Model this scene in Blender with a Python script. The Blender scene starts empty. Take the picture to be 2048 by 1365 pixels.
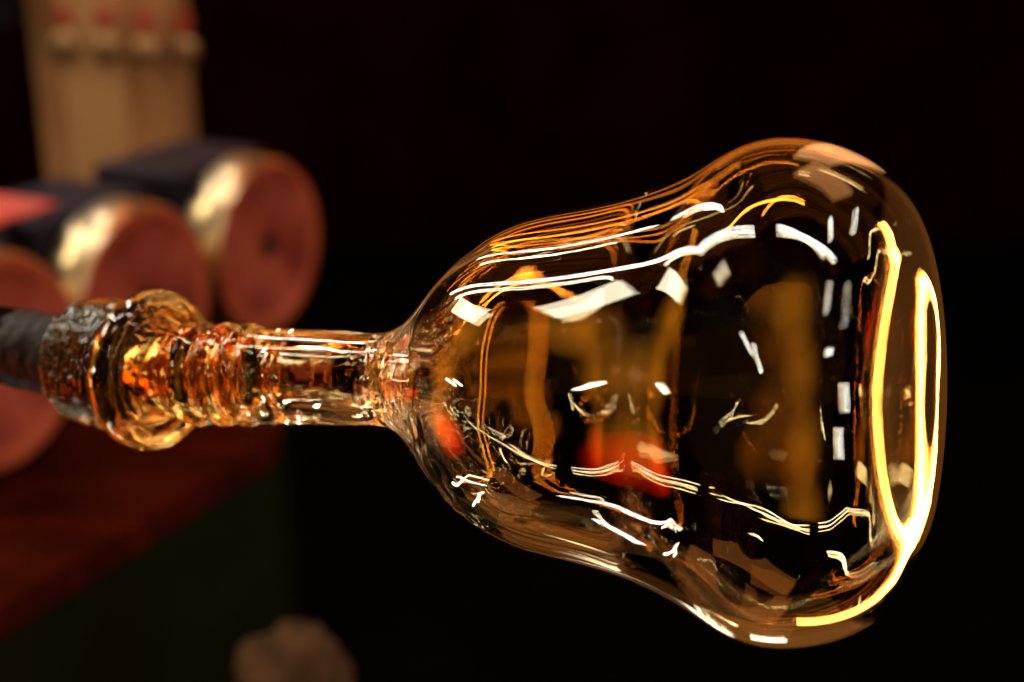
import bpy, bmesh, math, random
from mathutils import Vector, Matrix, noise

random.seed(7)
C = bpy.context.scene
COL = C.collection
R = math.radians

# ------------------------------------------------------------------ camera
CAM = Vector((0.0, 0.0, 1.45))
PITCH = R(20)
RIGHT = Vector((1, 0, 0))
FWD = Vector((0, math.cos(PITCH), -math.sin(PITCH)))
UP = Vector((0, math.sin(PITCH), math.cos(PITCH)))
cd = bpy.data.cameras.new('camera')
cam = bpy.data.objects.new('camera', cd)
COL.objects.link(cam)
cam.location = CAM
cam.rotation_euler = (R(90) - PITCH, 0, 0)
cd.sensor_width = 36
cd.lens = 50
cd.clip_start = 0.02
cd.clip_end = 60
cd.dof.use_dof = True
cd.dof.focus_distance = 0.478
cd.dof.aperture_fstop = 5.2
C.camera = cam


def cam_pt(x, y, d):
    """camera-space metres (right, up, depth) to world"""
    return CAM + RIGHT * x + UP * y + FWD * d


def px(u, v, d):
    f = 2048 * 50 / 36
    return cam_pt((u - 1024) / f * d, (682.5 - v) / f * d, d)


# ------------------------------------------------------------------ world, exposure
w = bpy.data.worlds.new('World')
C.world = w
w.use_nodes = True
bg = w.node_tree.nodes['Background']
bg.inputs[0].default_value = (0.010, 0.006, 0.003, 1)
bg.inputs[1].default_value = 0.05
C.view_settings.view_transform = 'Standard'
C.view_settings.look = 'None'
C.view_settings.exposure = 0
C.view_settings.gamma = 1
C.render.engine = 'CYCLES'
cy = C.cycles
cy.max_bounces = 32
cy.transmission_bounces = 32
cy.glossy_bounces = 16
cy.diffuse_bounces = 3
cy.transparent_max_bounces = 16
cy.caustics_reflective = False
cy.caustics_refractive = False
cy.use_denoising = True
cy.sample_clamp_indirect = 0
cy.sample_clamp_direct = 0


def spline(K, n=12):
    K = [Vector(k) for k in K]
    K = [2 * K[0] - K[1]] + K + [2 * K[-1] - K[-2]]
    out = []
    for i in range(1, len(K) - 2):
        p0, p1, p2, p3 = K[i - 1:i + 3]
        for q in range(n):
            t = q / n
            out.append(0.5 * ((2 * p1) + (p2 - p0) * t + (2 * p0 - 5 * p1 + 4 * p2 - p3) * t * t + (3 * p1 - p0 - 3 * p2 + p3) * t ** 3))
    out.append(K[-2])
    return out


# ------------------------------------------------------------------ lamps of the workshop, and glows added for the glass
def area(name, loc, target, sx, sy, radiance, col, xdir=None):
    """a rectangular lamp at loc facing target, its long side along xdir"""
    l = bpy.data.lights.new(name, 'AREA')
    l.shape = 'RECTANGLE'
    l.size, l.size_y = sx, sy
    l.energy = radiance * math.pi * sx * sy
    l.color = col
    o = bpy.data.objects.new(name, l)
    COL.objects.link(o)
    z = (Vector(loc) - Vector(target)).normalized()
    x = Vector(xdir) if xdir else Vector((1, 0, 0))
    x = (x - z * x.dot(z)).normalized()
    y = z.cross(x)
    m = Matrix((x, y, z)).transposed().to_4x4()
    m.translation = Vector(loc)
    o.matrix_world = m
    return o


#LIGHTS
WHITE = (1.0, 0.94, 0.84)
CREAM = (1.0, 0.86, 0.60)
FIRE = (1.0, 0.36, 0.05)
MID = Vector((0.09, 0.42, 1.29))          # where the bottle is held


def aim(az, el, dist):
    a, e = R(az), R(el)
    return MID + Vector((math.sin(a) * math.cos(e), math.cos(a) * math.cos(e), math.sin(e))) * dist


def tube_lamp(ax, ay, bx, by, rad=62, wid=0.045, hgt=4.9):
    """a fluorescent tube hung under the roof of the hall, from a to b (metres from the bottle, per metre of height)"""
    h = hgt - MID.z
    a = Vector((MID.x + ax * h, MID.y + ay * h, hgt))
    b = Vector((MID.x + bx * h, MID.y + by * h, hgt))
    area('tube_lamp', (a + b) / 2, MID, (b - a).length, wid, rad, WHITE, b - a)


def glow(name, az, el, dist, sx, sy, rad, col, round_=False, xdir=None, roll=0, spread=0):
    o = area(name, aim(az, el, dist), MID, sx, sy, rad, col, xdir or (math.cos(R(az)), -math.sin(R(az)), 0))
    if round_:
        o.data.shape = 'ELLIPSE'
    if roll:
        o.matrix_world = o.matrix_world @ Matrix.Rotation(R(roll), 4, 'Z')
    if spread:
        o.data.spread = R(spread)
    return o


# the long twin row overhead, along the bottle
for o_ in (0.0, 0.055):
    tube_lamp(-0.10, 0.05 + o_, -0.72, 0.31 + o_)
    tube_lamp(-0.86, 0.40 + o_, -1.85, 1.66 + o_)
tube_lamp(0.06, 0.03, 0.82, -0.10)
tube_lamp(0.07, 0.09, 0.62, -0.12)
# a second row farther off
tube_lamp(-0.42, 0.62, -0.66, 1.06, wid=0.08)
tube_lamp(-0.70, 1.14, -1.36, 2.47)
# short lamps on the right and behind
tube_lamp(0.65, 0.27, 0.73, 0.05)
tube_lamp(1.24, 0.73, 1.32, 0.38)
tube_lamp(0.93, -0.34, 1.04, -0.66)
tube_lamp(1.86, -0.09, 2.26, -0.51)
tube_lamp(-0.42, -0.95, -0.36, -1.25)
tube_lamp(-0.28, -1.20, -0.25, -1.62)
tube_lamp(-0.245, -1.70, -0.24, -1.80)
tube_lamp(-0.16, -2.45, -0.15, -2.65)
# windows high on the left, a low lamp on the left, low lamps on the right
glow('window_light', -68, 28, 5, 1.9, 0.62, 16, CREAM, roll=28)
glow('window_light', -108, 62, 5, 0.7, 0.75, 7, CREAM)
glow('low_tube_lamp', -90.5, 1.5, 4, 0.62, 0.07, 60, WHITE)
glow('low_lamp', 108, 4, 4, 0.2, 0.5, 40, WHITE)
glow('low_lamp', 119, -5, 4, 0.2, 0.6, 40, WHITE)
glow('low_lamp', 126, 25, 4, 0.22, 0.15, 60, WHITE)
# furnace glow on the right, then strips and panels added for warm reflections


def strip(name, p, q, wid, rad, col):
    area(name, (p + q) / 2, MID, (q - p).length, wid, rad, col, q - p)


def run(name, pts, wid, rad, col):
    """a glowing line through (azimuth, elevation, distance) stations seen from the bottle"""
    p = [aim(*q) for q in pts]
    for i in range(len(p) - 1):
        strip(name, p[i], p[i + 1], wid, rad, col)


# furnace glow as strips, bent so the heel reflects one long bright band
HEEL_BAND = [(0.390, 0.226, 0.129), (0.387, 0.243, 0.082), (0.369, 0.268, 0.004), (0.338, 0.293, -0.043), (0.336, 0.306, -0.085), (0.356, 0.290, -0.109), (0.378, 0.270, -0.124), (0.376, 0.265, -0.141),
        (0.358, 0.269, -0.162), (0.331, 0.271, -0.197), (0.315, 0.259, -0.226), (0.318, 0.215, -0.262), (0.315, 0.145, -0.322), (0.277, 0.090, -0.384),
        (0.219, 0.050, -0.434), (0.155, 0.022, -0.468), (0.099, -0.006, -0.488)]
for p_, q_ in zip(HEEL_BAND[:-1], HEEL_BAND[1:]):
    strip('heel_band_light', MID + Vector(p_), MID + Vector(q_), 0.015 if p_[2] < -0.19 else 0.008, 80, FIRE)
glow('rim_fill_light', 46, -8, 2.6, 1.4, 1.8, 0.10, (1.0, 0.36, 0.07))  # added out of frame to lift the dark right rim of the glass
run('shoulder_streak_light', [(-71, 33, 1.2), (-58, 40.5, 1.2), (-48, 40, 1.2)], 0.009, 45, (1.0, 0.30, 0.025))  # added strip for the yellow strands reflected on the shoulder
run('orange_streak_light', [(-19, 13, 2.0), (-17.5, 22, 2.0), (-17, 27, 2.0), (-5, 31, 2.0)], 0.035, 9, (1.0, 0.25, 0.02))  # added for an orange streak in the glass, not a heater
run('thin_line_light', [(-96, -45, 1.1), (-84, -42.5, 1.1), (-66, -43.5, 1.1)], 0.008, 60, WHITE)  # added lines, giving thin white reflections low on the glass
run('thin_line_light', [(-80, -51, 1.1), (-62, -52, 1.1)], 0.008, 50, WHITE)
run('orange_streak_light', [(-30, 33, 1.6), (-24, 22, 1.6), (-22, 16, 1.6), (-24, 38, 1.6)], 0.007, 22, (1.0, 0.25, 0.02))  # more added strips, for fine orange contour lines
for k_ in range(3):
    run('orange_streak_light', [(-42 + 4 * k_, 12 + 3 * k_, 1.5), (-40 + 5 * k_, 22 + 3 * k_, 1.5), (-31 + 6 * k_, 31 + 2 * k_, 1.5)], 0.006, 22, (1.0, 0.24, 0.015))
glow('glint_light', -28, -43, 1.35, 0.16, 0.07, 14, CREAM)  # added low panels, for pale glints along the lower edge
glow('glint_light', -4, -50, 1.25, 0.20, 0.05, 10, CREAM)
glow('glint_light', 14, -62, 1.1, 0.14, 0.05, 10, CREAM)
# orange arc added a metre left, curved to reflect as thin shoulder lines
ORANGE_ARC = spline([(y + 0.045, z, 0) for y, z in [(0.21, 0.77), (-0.055, 0.50), (-0.235, 0.24), (-0.33, 0.0), (-0.35, -0.29), (-0.33, -0.63), (-0.19, -0.95), (0.30, -0.98)]], 3)
for p_, q_ in zip(ORANGE_ARC[:-1], ORANGE_ARC[1:]):
    strip('orange_line_light', MID + Vector((-1, p_.x, p_.y)), MID + Vector((-1, q_.x, q_.y)), 0.0035, 30, (1.0, 0.24, 0.012))
for el_ in (-20, 2, 22):
    glow('amber_patch_light', -80, el_, 2.5, 1.3, 1.3, 0.065, (1.0, 0.31, 0.015), spread=28)  # soft panel added for the left amber reflection, no oven
for el_ in (-28, 0, 28, 52):
    glow('amber_patch_light', 155, el_, 2.5, 1.6, 1.6, 0.075, (1.0, 0.33, 0.015), spread=36)  # same kind of added panel, for the amber band by the heel
glow('red_patch_light', -84, -25, 1.6, 1.0, 0.55, 0.075, (1.0, 0.014, 0.001), True, spread=24)  # added panel for the red patch reflected in the bottle
glow('tan_patch_light', 36, 44, 3, 1.2, 0.8, 1.5, (1.0, 0.42, 0.15))  # added panels standing in for a firelit tan hood, no skylight
glow('tan_patch_light', 21, 18, 3, 0.6, 1.7, 1.2, (1.0, 0.44, 0.17))
# bars added high over the far side, so the upper edge shows orange streaks
glow('orange_streak_light', -2, 9, 3, 2.2, 0.12, 1.5, (1.0, 0.25, 0.02))
glow('orange_streak_light', -2, 3.5, 3, 2.2, 0.05, 2.4, (1.0, 0.22, 0.015))
glow('orange_streak_light', 6, 15, 3, 1.4, 0.10, 0.8, (1.0, 0.34, 0.06))
#ENDLIGHTS


# ------------------------------------------------------------------ materials
def mat(name, col, rough=0.5, metal=0.0, var=0.0, scale=20.0, bump=0.0, bscale=80.0, col2=None, stretch=(1, 1, 1)):
    m = bpy.data.materials.new(name)
    m.use_nodes = True
    nt = m.node_tree
    b = nt.nodes['Principled BSDF']
    b.inputs['Roughness'].default_value = rough
    b.inputs['Metallic'].default_value = metal
    if metal == 0 and max(col) < 0.5:
        b.inputs['Specular IOR Level'].default_value = 0.12 if rough < 0.79 else 0.0      # dull, sooty paint
    tc = nt.nodes.new('ShaderNodeTexCoord')
    mp = nt.nodes.new('ShaderNodeMapping')
    mp.inputs['Scale'].default_value = stretch
    nt.links.new(tc.outputs['Object'], mp.inputs[0])
    if var or col2:
        n = nt.nodes.new('ShaderNodeTexNoise')
        n.inputs['Scale'].default_value = scale
        n.inputs['Detail'].default_value = 6
        n.inputs['Roughness'].default_value = 0.6
        nt.links.new(mp.outputs[0], n.inputs['Vector'])
        r = nt.nodes.new('ShaderNodeValToRGB')
        c2 = col2 or tuple(c * (1 - var) for c in col)
        r.color_ramp.elements[0].color = (*c2, 1)
        r.color_ramp.elements[0].position = 0.35
        r.color_ramp.elements[1].color = (*col, 1)
        r.color_ramp.elements[1].position = 0.65
        nt.links.new(n.outputs['Fac'], r.inputs[0])
        nt.links.new(r.outputs[0], b.inputs['Base Color'])
    else:
        b.inputs['Base Color'].default_value = (*col, 1)
    if bump:
        n2 = nt.nodes.new('ShaderNodeTexNoise')
        n2.inputs['Scale'].default_value = bscale
        n2.inputs['Detail'].default_value = 5
        nt.links.new(mp.outputs[0], n2.inputs['Vector'])
        bp = nt.nodes.new('ShaderNodeBump')
        bp.inputs['Strength'].default_value = bump
        bp.inputs['Distance'].default_value = 0.002
        nt.links.new(n2.outputs['Fac'], bp.inputs['Height'])
        nt.links.new(bp.outputs[0], b.inputs['Normal'])
    return m


def glass(name, tint, rough=0.0, ior=1.5, bump=0.0, bscale=200.0, stretch=(1, 1, 1)):
    m = mat(name, tint, rough, 0, bump=bump, bscale=bscale, stretch=stretch)
    b = m.node_tree.nodes['Principled BSDF']
    b.inputs['Transmission Weight'].default_value = 1
    b.inputs['IOR'].default_value = ior
    b.inputs['Specular IOR Level'].default_value = 0.5
    return m


M_GLASS = glass('clear_warm_glass', (1.0, 0.87, 0.64))
M_COLLAR = glass('fire_tinted_glass', (1.0, 0.55, 0.15))  # orange tint stands in for firelight caught in the collar
M_GATHER = glass('crackled_fire_tinted_glass', (1.0, 0.46, 0.09), 0.0, bump=0.07, bscale=200)  # firelight put into the tint here too; the crackle is surface relief
M_IRON = mat('blackened_iron', (0.0110, 0.0070, 0.0040), 0.8, 0, var=0.6, scale=60, bump=0.5, bscale=120)
M_SCALE = mat('black_scale', (0.006, 0.004, 0.0025), 0.5, 0, var=0.5, scale=50, bump=0.8, bscale=150)
M_RIM = mat('worn_cream_steel', (0.66, 0.50, 0.28), 0.32, 1.0, var=0.12, scale=9, bump=0.02, bscale=60)
M_FACE = mat('red_oxide_paint', (0.42, 0.088, 0.052), 0.55, 0, col2=(0.1500, 0.0195, 0.0135), scale=9, bump=0.2, bscale=60)
M_EDGE = mat('worn_red_edge', (0.4200, 0.0900, 0.0375), 0.5, 0, col2=(0.3000, 0.0510, 0.0240), scale=16)
M_HUB = mat('dark_hub', (0.04, 0.008, 0.007), 0.6)
M_BLUE = mat('dark_blue_paint', (0.0085, 0.0085, 0.0187), 0.5, 0, col2=(0.0221, 0.0153, 0.0187), scale=14, bump=0.2)
M_BLACK = mat('sooty_black', (0.008, 0.007, 0.006), 0.7, 0, var=0.3)
M_TABLE = mat('red_brown_board', (0.0544, 0.0064, 0.0019), 0.88, 0, col2=(0.0160, 0.0026, 0.0010), scale=8, bump=0.3, stretch=(1, 4, 1))
M_GREEN = mat('dark_green_paint', (0.0090, 0.0112, 0.0032), 0.88, 0, var=0.3, scale=5)
M_CAB = mat('ochre_cabinet_paint', (0.60, 0.29, 0.10), 0.6, 0, var=0.06, scale=4)
M_TAG = mat('red_tag', (0.5440, 0.0720, 0.0320), 0.5, 0, var=0.2, scale=20)
M_KNOB = mat('polished_steel', (0.4320, 0.2340, 0.0900), 0.45, 0.7, var=0.1, scale=10)
M_CLOTH = mat('red_cloth', (0.5850, 0.0650, 0.0455), 0.85, 0, col2=(0.4680, 0.0910, 0.0585), scale=20, bump=0.3)
M_SACK = mat('grey_brown_sackcloth', (0.105, 0.056, 0.028), 0.9, 0, col2=(0.0308, 0.0176, 0.0088), scale=12, bump=0.4)
M_WALL = mat('dark_wall', (0.010, 0.0008, 0.0005), 0.9, 0, var=0.4, scale=3)
for _m in (M_WALL,):
    _m.node_tree.nodes['Principled BSDF'].inputs['Specular IOR Level'].default_value = 0.0
M_FLOOR = mat('dark_floor', (0.002, 0.0013, 0.001), 0.8, 0, var=0.4, scale=3)
M_FLOOR.node_tree.nodes['Principled BSDF'].inputs['Specular IOR Level'].default_value = 0.0
M_PLANK = mat('worn_plank', (0.44, 0.21, 0.05), 0.6, 0, col2=(0.15, 0.06, 0.013), scale=6, bump=0.3, stretch=(1, 8, 1))
M_ROOM = mat('ochre_plaster', (0.12, 0.065, 0.025), 0.9, 0, var=0.3, scale=2)


# ------------------------------------------------------------------ builders
def tag(o, label=None, cat=None, group=None, kind=None):
    for k, v in (('label', label), ('category', cat), ('group', group), ('kind', kind)):
        if v:
            o[k] = v
    return o


def empty(name, loc, rot=None):
    o = bpy.data.objects.new(name, None)
    COL.objects.link(o)
    m = (rot.to_4x4() if rot else Matrix.Identity(4))
    m.translation = Vector(loc)
    o.matrix_world = m
    o.empty_display_size = 0.02
    return o


def link(name, verts, faces, m, parent=None, smooth=True):
    me = bpy.data.meshes.new(name)
    me.from_pydata([tuple(v) for v in verts], [], faces)
    me.materials.append(m)
    me.polygons.foreach_set('use_smooth', [smooth] * len(me.polygons))
    me.update()
    o = bpy.data.objects.new(name, me)
    COL.objects.link(o)
    if parent:
        o.parent = parent
    return o


def bm_obj(name, bm, m, parent=None, smooth=False, bevel=0.0, seg=2):
    if bevel:
        bmesh.ops.bevel(bm, geom=bm.edges[:], offset=bevel, segments=seg, affect='EDGES', profile=0.6)
    bmesh.ops.recalc_face_normals(bm, faces=bm.faces[:])
    me = bpy.data.meshes.new(name)
    bm.to_mesh(me)
    bm.free()
    me.materials.append(m)
    me.polygons.foreach_set('use_smooth', [smooth] * len(me.polygons))
    o = bpy.data.objects.new(name, me)
    COL.objects.link(o)
    if parent:
        o.parent = parent
    return o


def box_bm(x0, x1, y0, y1, z0, z1):
    bm = bmesh.new()
    bmesh.ops.create_cube(bm, size=1)
    for v in bm.verts:
        v.co = Vector(((x0 + x1) / 2 + v.co.x * (x1 - x0), (y0 + y1) / 2 + v.co.y * (y1 - y0), (z0 + z1) / 2 + v.co.z * (z1 - z0)))
    return bm


def lathe(name, prof, m, parent, n=96, smooth=True):
    """profile of (along x, radius) turned about the local x axis"""
    V, F = [], []
    for i, (a, r) in enumerate(prof):
        for j in range(n):
            t = 2 * math.pi * j / n
            V.append((a, r * math.cos(t), r * math.sin(t)))
    for i in range(len(prof) - 1):
        for j in range(n):
            k = (j + 1) % n
            F.append((i * n + j, i * n + k, (i + 1) * n + k, (i + 1) * n + j))
    o = link(name, V, F, m, parent, smooth)
    bm = bmesh.new()
    bm.from_mesh(o.data)
    bmesh.ops.remove_doubles(bm, verts=bm.verts[:], dist=1e-6)
    bmesh.ops.recalc_face_normals(bm, faces=bm.faces[:])
    bm.to_mesh(o.data)
    bm.free()
    return o


# ------------------------------------------------------------------ setting
def sheet(name, co, m, kind='structure'):
    o = link(name, co, [tuple(range(len(co)))], m, smooth=False)
    o['kind'] = kind
    return o


sheet('floor', [(-5, -3, 0), (5, -3, 0), (5, 5, 0), (-5, 5, 0)], M_FLOOR)
sheet('back_wall', [(-5, 5, 0), (5, 5, 0), (5, 5, 3.2), (-5, 5, 3.2)], M_WALL)
sheet('rear_wall', [(5, -3, 0), (-5, -3, 0), (-5, -3, 3.2), (5, -3, 3.2)], M_ROOM)

# planks added below the frame so the glass edges pick up brown stripes
ADDED_PLANKS = empty('added_planks', (0, 1.0, 0))
tag(ADDED_PLANKS, 'unseen planks added on the floor to colour the lower edges of the glass', 'added_planks')
y_ = -0.9
while y_ < 0.78:
    w_ = random.choice((0.06, 0.10, 0.14, 0.17))
    bm_obj('plank', box_bm(-0.85 + random.uniform(-0.02, 0.02), 0.75, y_, y_ + w_, 0.04, 0.062 + random.uniform(0, 0.006)), M_PLANK, ADDED_PLANKS, bevel=0.004)
    y_ += w_ + random.choice((0.015, 0.03, 0.06))

# ------------------------------------------------------------------ the glass bottle
H = Vector((0.08717128, -0.01589966, 0.45))
AX = Vector((0.88288026, -0.01234988, -0.46943576)).normalized()


def spine(s):
    p = H + AX * s
    d = max(0.0, -0.245 - s)
    p = p + Vector((0, 1, 0)) * (0.115 * d * d / (d + 0.02))
    return p


OUT_K = [[-0.205, 0.0186], [-0.19, 0.0180], [-0.17, 0.0176], [-0.155, 0.01699], [-0.148, 0.01781], [-0.141, 0.02044], [-0.134, 0.02522], [-0.126, 0.03224],
         [-0.117, 0.04075], [-0.107, 0.04926], [-0.094, 0.05554], [-0.08, 0.05846], [-0.064, 0.06042], [-0.048, 0.06355],
         [-0.034, 0.06791], [-0.022, 0.07293], [-0.011, 0.0783], [0.0, 0.08032], [0.01396, 0.07797], [0.02691, 0.07204],
         [0.0365, 0.0625], [0.0400, 0.050], [0.0400, 0.038], [0.0385, 0.024], [0.0375, 0.011], [0.0372, 0.0]]
RIDGE = [[-0.3135, 0.0166], [-0.3140, 0.0185], [-0.3130, 0.0215], [-0.3095, 0.0243], [-0.303, 0.0258], [-0.295, 0.0264], [-0.286, 0.0266], [-0.2805, 0.0264],
         [-0.2788, 0.0275], [-0.2780, 0.0300], [-0.2755, 0.0318], [-0.2715, 0.0324], [-0.2680, 0.0316], [-0.2662, 0.0298], [-0.2670, 0.0282], [-0.2690, 0.0272],
         [-0.2682, 0.0262], [-0.2668, 0.0250], [-0.2680, 0.0236], [-0.2700, 0.0220], [-0.2695, 0.0202], [-0.2650, 0.0186], [-0.2590, 0.0180], [-0.2545, 0.0184],
         [-0.2505, 0.0198], [-0.2465, 0.0208], [-0.2425, 0.0200], [-0.2395, 0.0178], [-0.2365, 0.0172], [-0.2330, 0.0190], [-0.2295, 0.0203], [-0.2262, 0.0196],
         [-0.2238, 0.0176], [-0.2210, 0.0172], [-0.2178, 0.0188], [-0.2145, 0.0200], [-0.2115, 0.0192], [-0.2085, 0.0180]]
IN_A = [[-0.290, 0.0060], [-0.275, 0.0075], [-0.262, 0.0100], [-0.250, 0.0105], [-0.241, 0.0128], [-0.233, 0.0112], [-0.2255, 0.0128], [-0.217, 0.0108], [-0.209, 0.0122],
        [-0.200, 0.0095], [-0.190, 0.0105], [-0.17, 0.0110], [-0.158, 0.0098], [-0.152, 0.0085], [-0.147, 0.0098], [-0.1425, 0.0088], [-0.138, 0.0120], [-0.131, 0.0190], [-0.123, 0.0275],
        [-0.114, 0.0365]]


def inset(K, s0):
    """the hollow follows the outside at the wall's thickness"""
    out = []
    for i in range(len(K) - 1):
        (a0, b0), (a1, b1), (a2, b2) = K[max(i - 1, 0)], K[i], K[i + 1]
        if a1 < s0 and i < 15:
            continue
        t = Vector((a2 - a0, b2 - b0, 0)).normalized()
        th = WALL_T(i)
        out.append([a1 + t.y * th, b1 - t.x * th])
    out.append([K[-1][0] - WALL_T(len(K)), 0.0])
    return out


def WALL_T(i):
    return 0.0060 if i < 15 else 0.0032


IN_K = IN_A + [k for k in inset(OUT_K, -0.108) if k[0] > -0.111]



def slide(s):
    """the collar and gather sit a centimetre nearer the neck than first measured"""
    if s <= -0.2545:
        return s + 0.010
    if s < -0.2085:
        return -0.2085 + (s + 0.2085) * 0.783
    return s


RIDGE = [[slide(a), b] for a, b in RIDGE]
IN_K = [[slide(a), b] for a, b in IN_K]

bot_origin = cam_pt(*spine(0.0))
BOT = empty('glass_bottle', bot_origin)
tag(BOT, 'hot clear glass bottle with a flared heel, held sideways on an iron pipe', 'glass bottle')


def frame(s):
    t = (spine(s + 0.002) - spine(s - 0.002)).normalized()
    u = (Vector((0, 1, 0)) - t * t.y).normalized()
    v = u.cross(t)
    return spine(s), t, u, v


def bump_out(s, th, r):
    c, n_ = math.cos(th), noise.noise
    e = 0.0
    # soft blown lumps over the whole bottle
    e += 0.00003 * n_(Vector((1.3 * math.cos(th), 1.3 * math.sin(th), s * 22)))
    # jack marks where the neck meets the shoulder
    g = math.exp(-((s + 0.143) / 0.010) ** 2)
    e += g * 0.00045 * n_(Vector((4 * math.cos(th), 4 * math.sin(th), s * 420 + 5)))
    # lower shoulder: lumpier
    g = math.exp(-((s + 0.118) / 0.016) ** 2) * max(0, -math.cos(th))
    e += g * 0.0017 * n_(Vector((7 * math.cos(th), 7 * math.sin(th), s * 260)))
    # tooled ridges and the flange
    if s < -0.2:
        q = min(1, (-0.2 - s) / 0.01)
        e += q * 0.00016 * n_(Vector((5 * math.cos(th) + s * 60, 5 * math.sin(th), s * 240)))
    if s < -0.2697:
        q = min(1, (-0.2697 - s) / 0.003)
        e += q * (0.0009 * n_(Vector((6 * math.cos(th) + s * 90, 6 * math.sin(th), s * 260))) + 0.0003 * n_(Vector((20 * math.cos(th), 20 * math.sin(th) + s * 200, s * 700))))
        e += q * 0.00035 * math.sin(s * 2300 + 3 * th + 3 * n_(Vector((c * 2, math.sin(th) * 2, s * 60))))
    k = min(1.0, r / 0.02)
    return e * k


def bump_in(s, th, r):
    n_ = noise.noise
    e = 0.00003 * n_(Vector((1.7 * math.cos(th) + 9, 1.7 * math.sin(th), s * 18)))
    g = max(0, -math.cos(th + 0.2)) ** 1.5 * min(1, max(0, (s + 0.13) / 0.02)) * min(1, max(0, (0.01 - s) / 0.02))
    e += g * 0.00005 * n_(Vector((14 * math.cos(th), 14 * math.sin(th), s * 14)))
    g = math.exp(-((s + 0.143) / 0.013) ** 2)
    e += g * 0.0011 * n_(Vector((4 * math.cos(th), 4 * math.sin(th), s * 380)))
    if s < -0.2:
        e += 0.0003 * n_(Vector((4 * math.cos(th), 4 * math.sin(th), s * 240 + 3)))
    k = min(1.0, r / 0.015)
    return e * k


def grid(knots, bumpf, nth, sub):
    pr = spline([(a, b, 0) for a, b in knots], sub)
    for _ in range(60):                    # blown glass: no kinks in the curve of the body
        q = [p.copy() for p in pr]
        for i in range(1, len(pr) - 1):
            k = min(1.0, max(0.0, (pr[i].x + 0.140) / 0.012))
            q[i] = pr[i].lerp((pr[i - 1] + pr[i] * 2 + pr[i + 1]) / 4, k)
        pr = q
    rows = []
    for p in pr:
        s, r = p.x, max(p.y, 0.0)
        c, t, u, v = frame(s)
        row = []
        for j in range(nth):
            th = 2 * math.pi * j / nth
            rr = r + (bumpf(s, th, r) if r > 1e-5 else 0)
            row.append(c + (u * math.cos(th) + v * math.sin(th)) * rr)
        rows.append((s, row))
    return rows


def shells(knots, bumpf, nth, sub, cuts, flip):
    """one continuous surface, its smooth normals kept where it is divided into parts"""
    rows = grid(knots, bumpf, nth, sub)
    V = [cam_pt(*p) - bot_origin for _, row in rows for p in row]
    F = []
    for i in range(len(rows) - 1):
        for j in range(nth):
            k = (j + 1) % nth
            q = (i * nth + j, i * nth + k, (i + 1) * nth + k, (i + 1) * nth + j)
            F.append(q)
    # orientation: outward for outer, inward (into the hollow) for inner
    mid = len(rows) // 2
    a, b, c_ = V[F[mid * nth][0]], V[F[mid * nth][1]], V[F[mid * nth][2]]
    cen = cam_pt(*spine(rows[mid][0])) - bot_origin
    outw = (b - a).cross(c_ - a).dot(a - cen) > 0
    if outw == flip:
        F = [q[::-1] for q in F]
    me = bpy.data.meshes.new('tmp')
    me.from_pydata([tuple(v) for v in V], [], F)
    me.update()
    NR = [Vector(x.vector) for x in me.vertex_normals]
    last = len(rows) - 1
    tip = sum((NR[(last - 1) * nth + j] for j in range(nth)), Vector()).normalized()
    for j in range(nth):
        NR[last * nth + j] = tip
    bpy.data.meshes.remove(me)
    res = {}
    for name, lo, hi, m in cuts:
        cross = lambda v: next((i for i in range(len(rows)) if rows[i][0] >= v), len(rows) - 1)
        i0, i1 = cross(lo), cross(hi)
        if i1 <= i0:
            continue
        res.setdefault(name, []).append((m, V[i0 * nth:(i1 + 1) * nth], [tuple(x - i0 * nth for x in q) for q in F[i0 * nth:i1 * nth]], NR[i0 * nth:(i1 + 1) * nth]))
    return res


CUTS = [('gather', -1, -0.2797, M_GATHER), ('collar', -0.2797, -0.2575, M_COLLAR), ('ridge', -0.2575, -0.2375, M_COLLAR),
        ('ridge', -0.2375, -0.2222, M_COLLAR), ('ridge', -0.2222, -0.2080, M_COLLAR),
        ('neck', -0.2080, -0.148, M_GLASS), ('body', -0.148, 0.0, M_GLASS), ('base', 0.0, 1, M_GLASS)]


def cutset(cuts, rows_k):
    return cuts


CUTS = [(n_, slide(a), slide(b), m) for n_, a, b, m in CUTS]
NTH = 288
souter = shells(RIDGE + OUT_K, bump_out, NTH, 12, CUTS, False)
sinner = shells(IN_K, bump_in, NTH, 12, CUTS, True)
for name in ('gather', 'collar', 'ridge', 'neck', 'body', 'base'):
    for k, (m, V, F, NR) in enumerate(souter[name]):
        V, F, NR = list(V), list(F), list(NR)
        if name in sinner and k < len(sinner[name]):
            _, V2, F2, N2 = sinner[name][k]
            n0 = len(V)
            V += V2
            NR += N2
            F += [tuple(x + n0 for x in q) for q in F2]
        o = link(name, V, F, m, BOT)
        o.data.normals_split_custom_set_from_vertices([tuple(x) for x in NR])

# ------------------------------------------------------------------ the iron pipe in the glass
PIPE = empty('blow_pipe', cam_pt(*spine(-0.33)))
tag(PIPE, 'blackened iron blowpipe entering from the left edge into the glass gather', 'blowpipe')


def tube(name, stops, m, parent, n=64, lump=0.0):
    V, F = [], []
    o0 = Vector(parent.matrix_world.translation)
    for (s, r) in stops:
        c, t, u, v = frame(s)
        for j in range(n):
            th = 2 * math.pi * j / n
            rr = r + lump * noise.noise(Vector((3 * math.cos(th), 3 * math.sin(th), s * 160)))
            V.append(cam_pt(*(c + (u * math.cos(th) + v * math.sin(th)) * rr)) - o0)
    for i in range(len(stops) - 1):
        for j in range(n):
            k = (j + 1) % n
            F.append((i * n + j, (i + 1) * n + j, (i + 1) * n + k, i * n + k))
    return link(name, V, F, m, parent)


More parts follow.
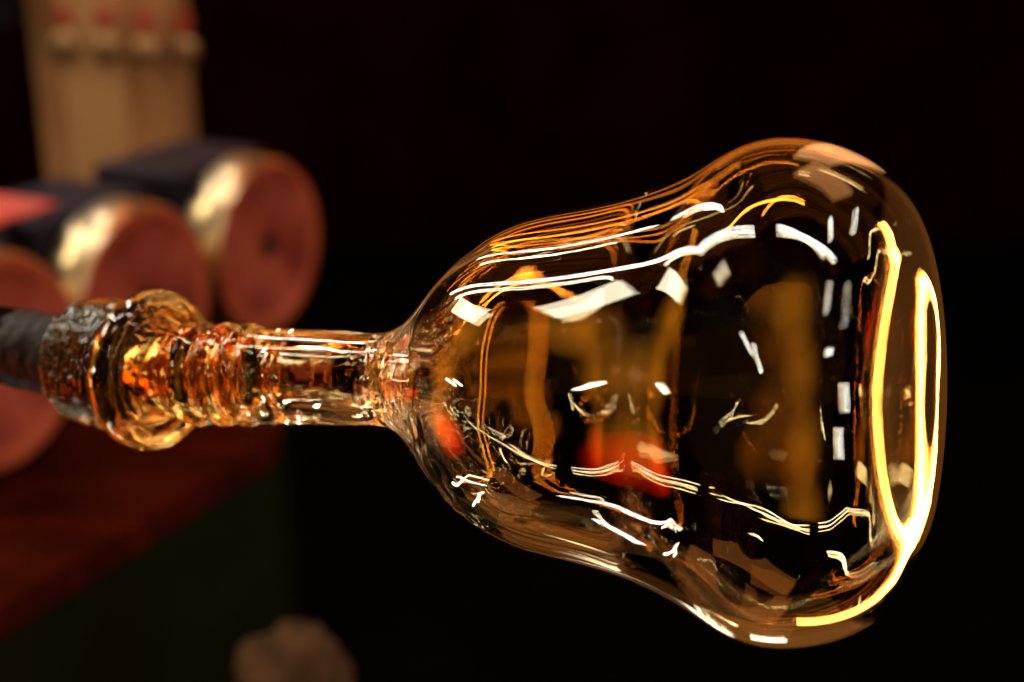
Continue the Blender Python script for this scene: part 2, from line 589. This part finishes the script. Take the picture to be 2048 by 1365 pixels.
tube('shaft', [(-0.335 - 0.01 * i, 0.0165) for i in range(40)], M_IRON, PIPE)
tube('scaled_tip', [(-0.2805, 0.0062), (-0.2805, 0.0148)] + [(-0.281 - 0.0015 * i, 0.0153) for i in range(14)] + [(-0.303 - 0.0012 * i, 0.0170) for i in range(28)] + [(-0.3372, 0.0165)], M_SCALE, PIPE, lump=0.0009)
tube('bore', [(-0.2805, 0.0062), (-0.35, 0.0062)], M_SCALE, PIPE)

# ------------------------------------------------------------------ bench with the three rollers
N_ = Vector((0.90, -0.436, 0)).normalized()        # the way the roller faces look
E_ = Vector((0.436, 0.90, 0)).normalized()         # along the row
ROT = Matrix((N_, E_, Vector((0, 0, 1)))).transposed()
ZT = 0.83


def on_plane(u, v, z):
    f = 2048 * 50 / 36
    d = (RIGHT * ((u - 1024) / f) + UP * ((682.5 - v) / f) + FWD)
    return CAM + d * ((z - CAM.z) / d.z)


p_fr = on_plane(558, 874, ZT)
p_fl = on_plane(-250, 1367, ZT)
p_br = on_plane(575, 640, ZT)
p_bl = p_br - N_ * 1.0 - E_ * 0.2
p_bl2 = p_fl - N_ * 1.0
bench_o = Vector((p_fr.x, p_fr.y, 0))
BENCH = empty('work_bench', bench_o)
tag(BENCH, 'dark green bench with a red brown top carrying the round rollers', 'bench')


def prism(name, poly, z0, z1, m, parent, bevel=0.004):
    bm = bmesh.new()
    o0 = Vector(parent.matrix_world.translation)
    vs = [bm.verts.new(Vector((p.x, p.y, z0)) - o0) for p in poly]
    f = bm.faces.new(vs)
    r = bmesh.ops.extrude_face_region(bm, geom=[f])
    for g in r['geom']:
        if isinstance(g, bmesh.types.BMVert):
            g.co.z += z1 - z0
    return bm_obj(name, bm, m, parent, bevel=bevel)


prism('bench_top', [p_fl, p_fr, p_br, p_bl, p_bl2], ZT - 0.03, ZT, M_TABLE, BENCH)
inn = [p_fl - N_ * 0.004, p_fr - N_ * 0.004 - E_ * 0.002, p_br - N_ * 0.01, p_bl + N_ * 0.01, p_bl2 + N_ * 0.01]
prism('green_panel', inn, 0.0, ZT - 0.031, M_GREEN, BENCH)

WR = 0.1135


def roller(c, label, worn=False):
    o = empty('roller', Vector((c.x, c.y, ZT)) - N_ * 0.1, ROT)
    tag(o, label, 'roller', 'red faced rollers in a row on the bench')
    zc = WR + 0.002
    T = 0.1

    def shift(ob):
        ob.location = (T, 0, zc)
    wr = lathe('wheel_rim', [(-0.056, 0.02), (-0.056, WR - 0.004), (-0.053, WR), (-0.011, WR), (-0.001, WR - 0.0055)], M_RIM, o)
    shift(wr)
    e = lathe('face_edge', [(-0.001, WR - 0.0052), (0.0004, WR - 0.008), (0.0004, WR - 0.020), (-0.004, WR - 0.024)], M_EDGE, o)
    shift(e)
    fpr = [(-0.004, WR - 0.0242), (-0.0042, 0.03), (-0.0042, 0.018), (-0.006, 0.016)]
    f = lathe('wheel_face', fpr, M_FACE, o)
    shift(f)
    h = lathe('hub', [(-0.0062, 0.0158), (-0.012, 0.013), (-0.012, 0.0)], M_HUB, o, 32)
    shift(h)
    b = bm_obj('mount_block', box_bm(-0.20 + T, -0.064 + T, -0.092, 0.092, 0.170, 0.222), M_BLUE, o, bevel=0.008)
    bm_obj('mount_foot', box_bm(-0.18 + T, -0.080 + T, -0.060, 0.060, 0.0, 0.1695), M_BLACK, o, bevel=0.005)
    if worn:
        st = bm_obj('worn_streak', box_bm(T - 0.0042, T - 0.0035, -0.030, -0.018, zc - 0.015, zc + 0.05), M_EDGE, o)
    return o


W1 = Vector((-0.503, 1.315))
W2 = Vector((-0.404, 1.505))
W3 = Vector((-0.303, 1.730))
roller(W3, 'farthest red faced roller, standing clear at the right end of the row', True)
roller(W2, 'middle red faced roller, partly hidden behind the fire-tinted glass collar')
roller(W1, 'nearest red faced roller, cut by the left edge behind the iron pipe')

# red cloth lying on the middle roller's block
cl_c = Vector((W2.x, W2.y, 0)) - N_ * 0.155 - E_ * 0.075
CL = empty('red_cloth', Vector((cl_c.x, cl_c.y, ZT + 0.2225)), ROT)
V, F = [], []
n = 28
for i in range(n):
    for j in range(n):
        a, b = i / (n - 1) - 0.5, j / (n - 1) - 0.5
        e = max(abs(a), abs(b)) * 2
        z = 0.004 + 0.012 * (1 - e ** 4) * (0.7 + 0.5 * noise.noise(Vector((a * 5, b * 5, 1.7))))
        V.append((a * 0.125 * (1 + 0.1 * noise.noise(Vector((b * 4, 3, 0)))), b * 0.1 * (1 + 0.12 * noise.noise(Vector((a * 4, 7, 0)))), z))
for i in range(n - 1):
    for j in range(n - 1):
        F.append((i * n + j, (i + 1) * n + j, (i + 1) * n + j + 1, i * n + j + 1))
co = link('cloth', V, F, M_CLOTH, CL)
md = co.modifiers.new('thick', 'SOLIDIFY')
md.thickness = 0.003
tag(CL, 'crumpled red cloth on the dark block at the left edge', 'cloth')

# ------------------------------------------------------------------ ochre cabinet far behind
cab_d = 3.0
pc = px(205, 100, cab_d)
CAB = empty('control_cabinet', (pc.x, pc.y, 0))
tag(CAB, 'tall ochre cabinet in the back left with round steel knobs under red tags', 'cabinet')
bm = box_bm(-0.175, 0.125, 0.0, 0.26, 0.0, 2.1)
ve = [e for e in bm.edges if abs(e.verts[0].co.z - e.verts[1].co.z) > 1 and e.verts[0].co.y < 0.1]
bmesh.ops.bevel(bm, geom=ve, offset=0.085, segments=8, affect='EDGES')
bm_obj('cabinet_body', bm, M_CAB, CAB, smooth=False)
for i, (u, v) in enumerate([(128, 92), (212, 97), (286, 107), (352, 112)]):
    p = px(u, v, cab_d - 0.02) - Vector((pc.x, pc.y, 0))
    yy = -0.002 + (0.012 if i == 2 else 0.055 if i == 3 else 0)
    k = bmesh.new()
    bmesh.ops.create_uvsphere(k, u_segments=32, v_segments=16, radius=0.034)
    for q in k.verts:
        q.co = Vector((q.co.x, q.co.y * 0.75, q.co.z)) + Vector((p.x, yy, p.z))
    bm_obj('knob', k, M_KNOB, CAB, smooth=True)
    tg = bm_obj('red_tag', box_bm(p.x - 0.017, p.x + 0.017, yy - 0.006, yy + 0.02, p.z + 0.04, p.z + 0.082), M_TAG, CAB, bevel=0.003)
bm_obj('latch_box', box_bm(-0.235, -0.177, -0.03, 0.1, pc.z + 0.045, pc.z + 0.30), M_BLACK, CAB, bevel=0.006)

# ------------------------------------------------------------------ sack at the bottom edge
sc = px(590, 1400, 1.25)
SACK = empty('sack', sc + Vector((0, 0, -0.12)))
bm = bmesh.new()
bmesh.ops.create_icosphere(bm, subdivisions=5, radius=1)
for v_ in bm.verts:
    d = v_.co.normalized()
    k = 1 + 0.30 * noise.noise(d * 1.8 + Vector((3, 1, 0))) + 0.05 * noise.noise(d * 6)
    v_.co = Vector((d.x * 0.050 * k, d.y * 0.05 * k, 0.12 + d.z * 0.072 * k))
bm_obj('cloth_bag', bm, M_SACK, SACK, smooth=True)
tag(SACK, 'lumpy grey brown bag at the bottom edge right of the green bench', 'bag')
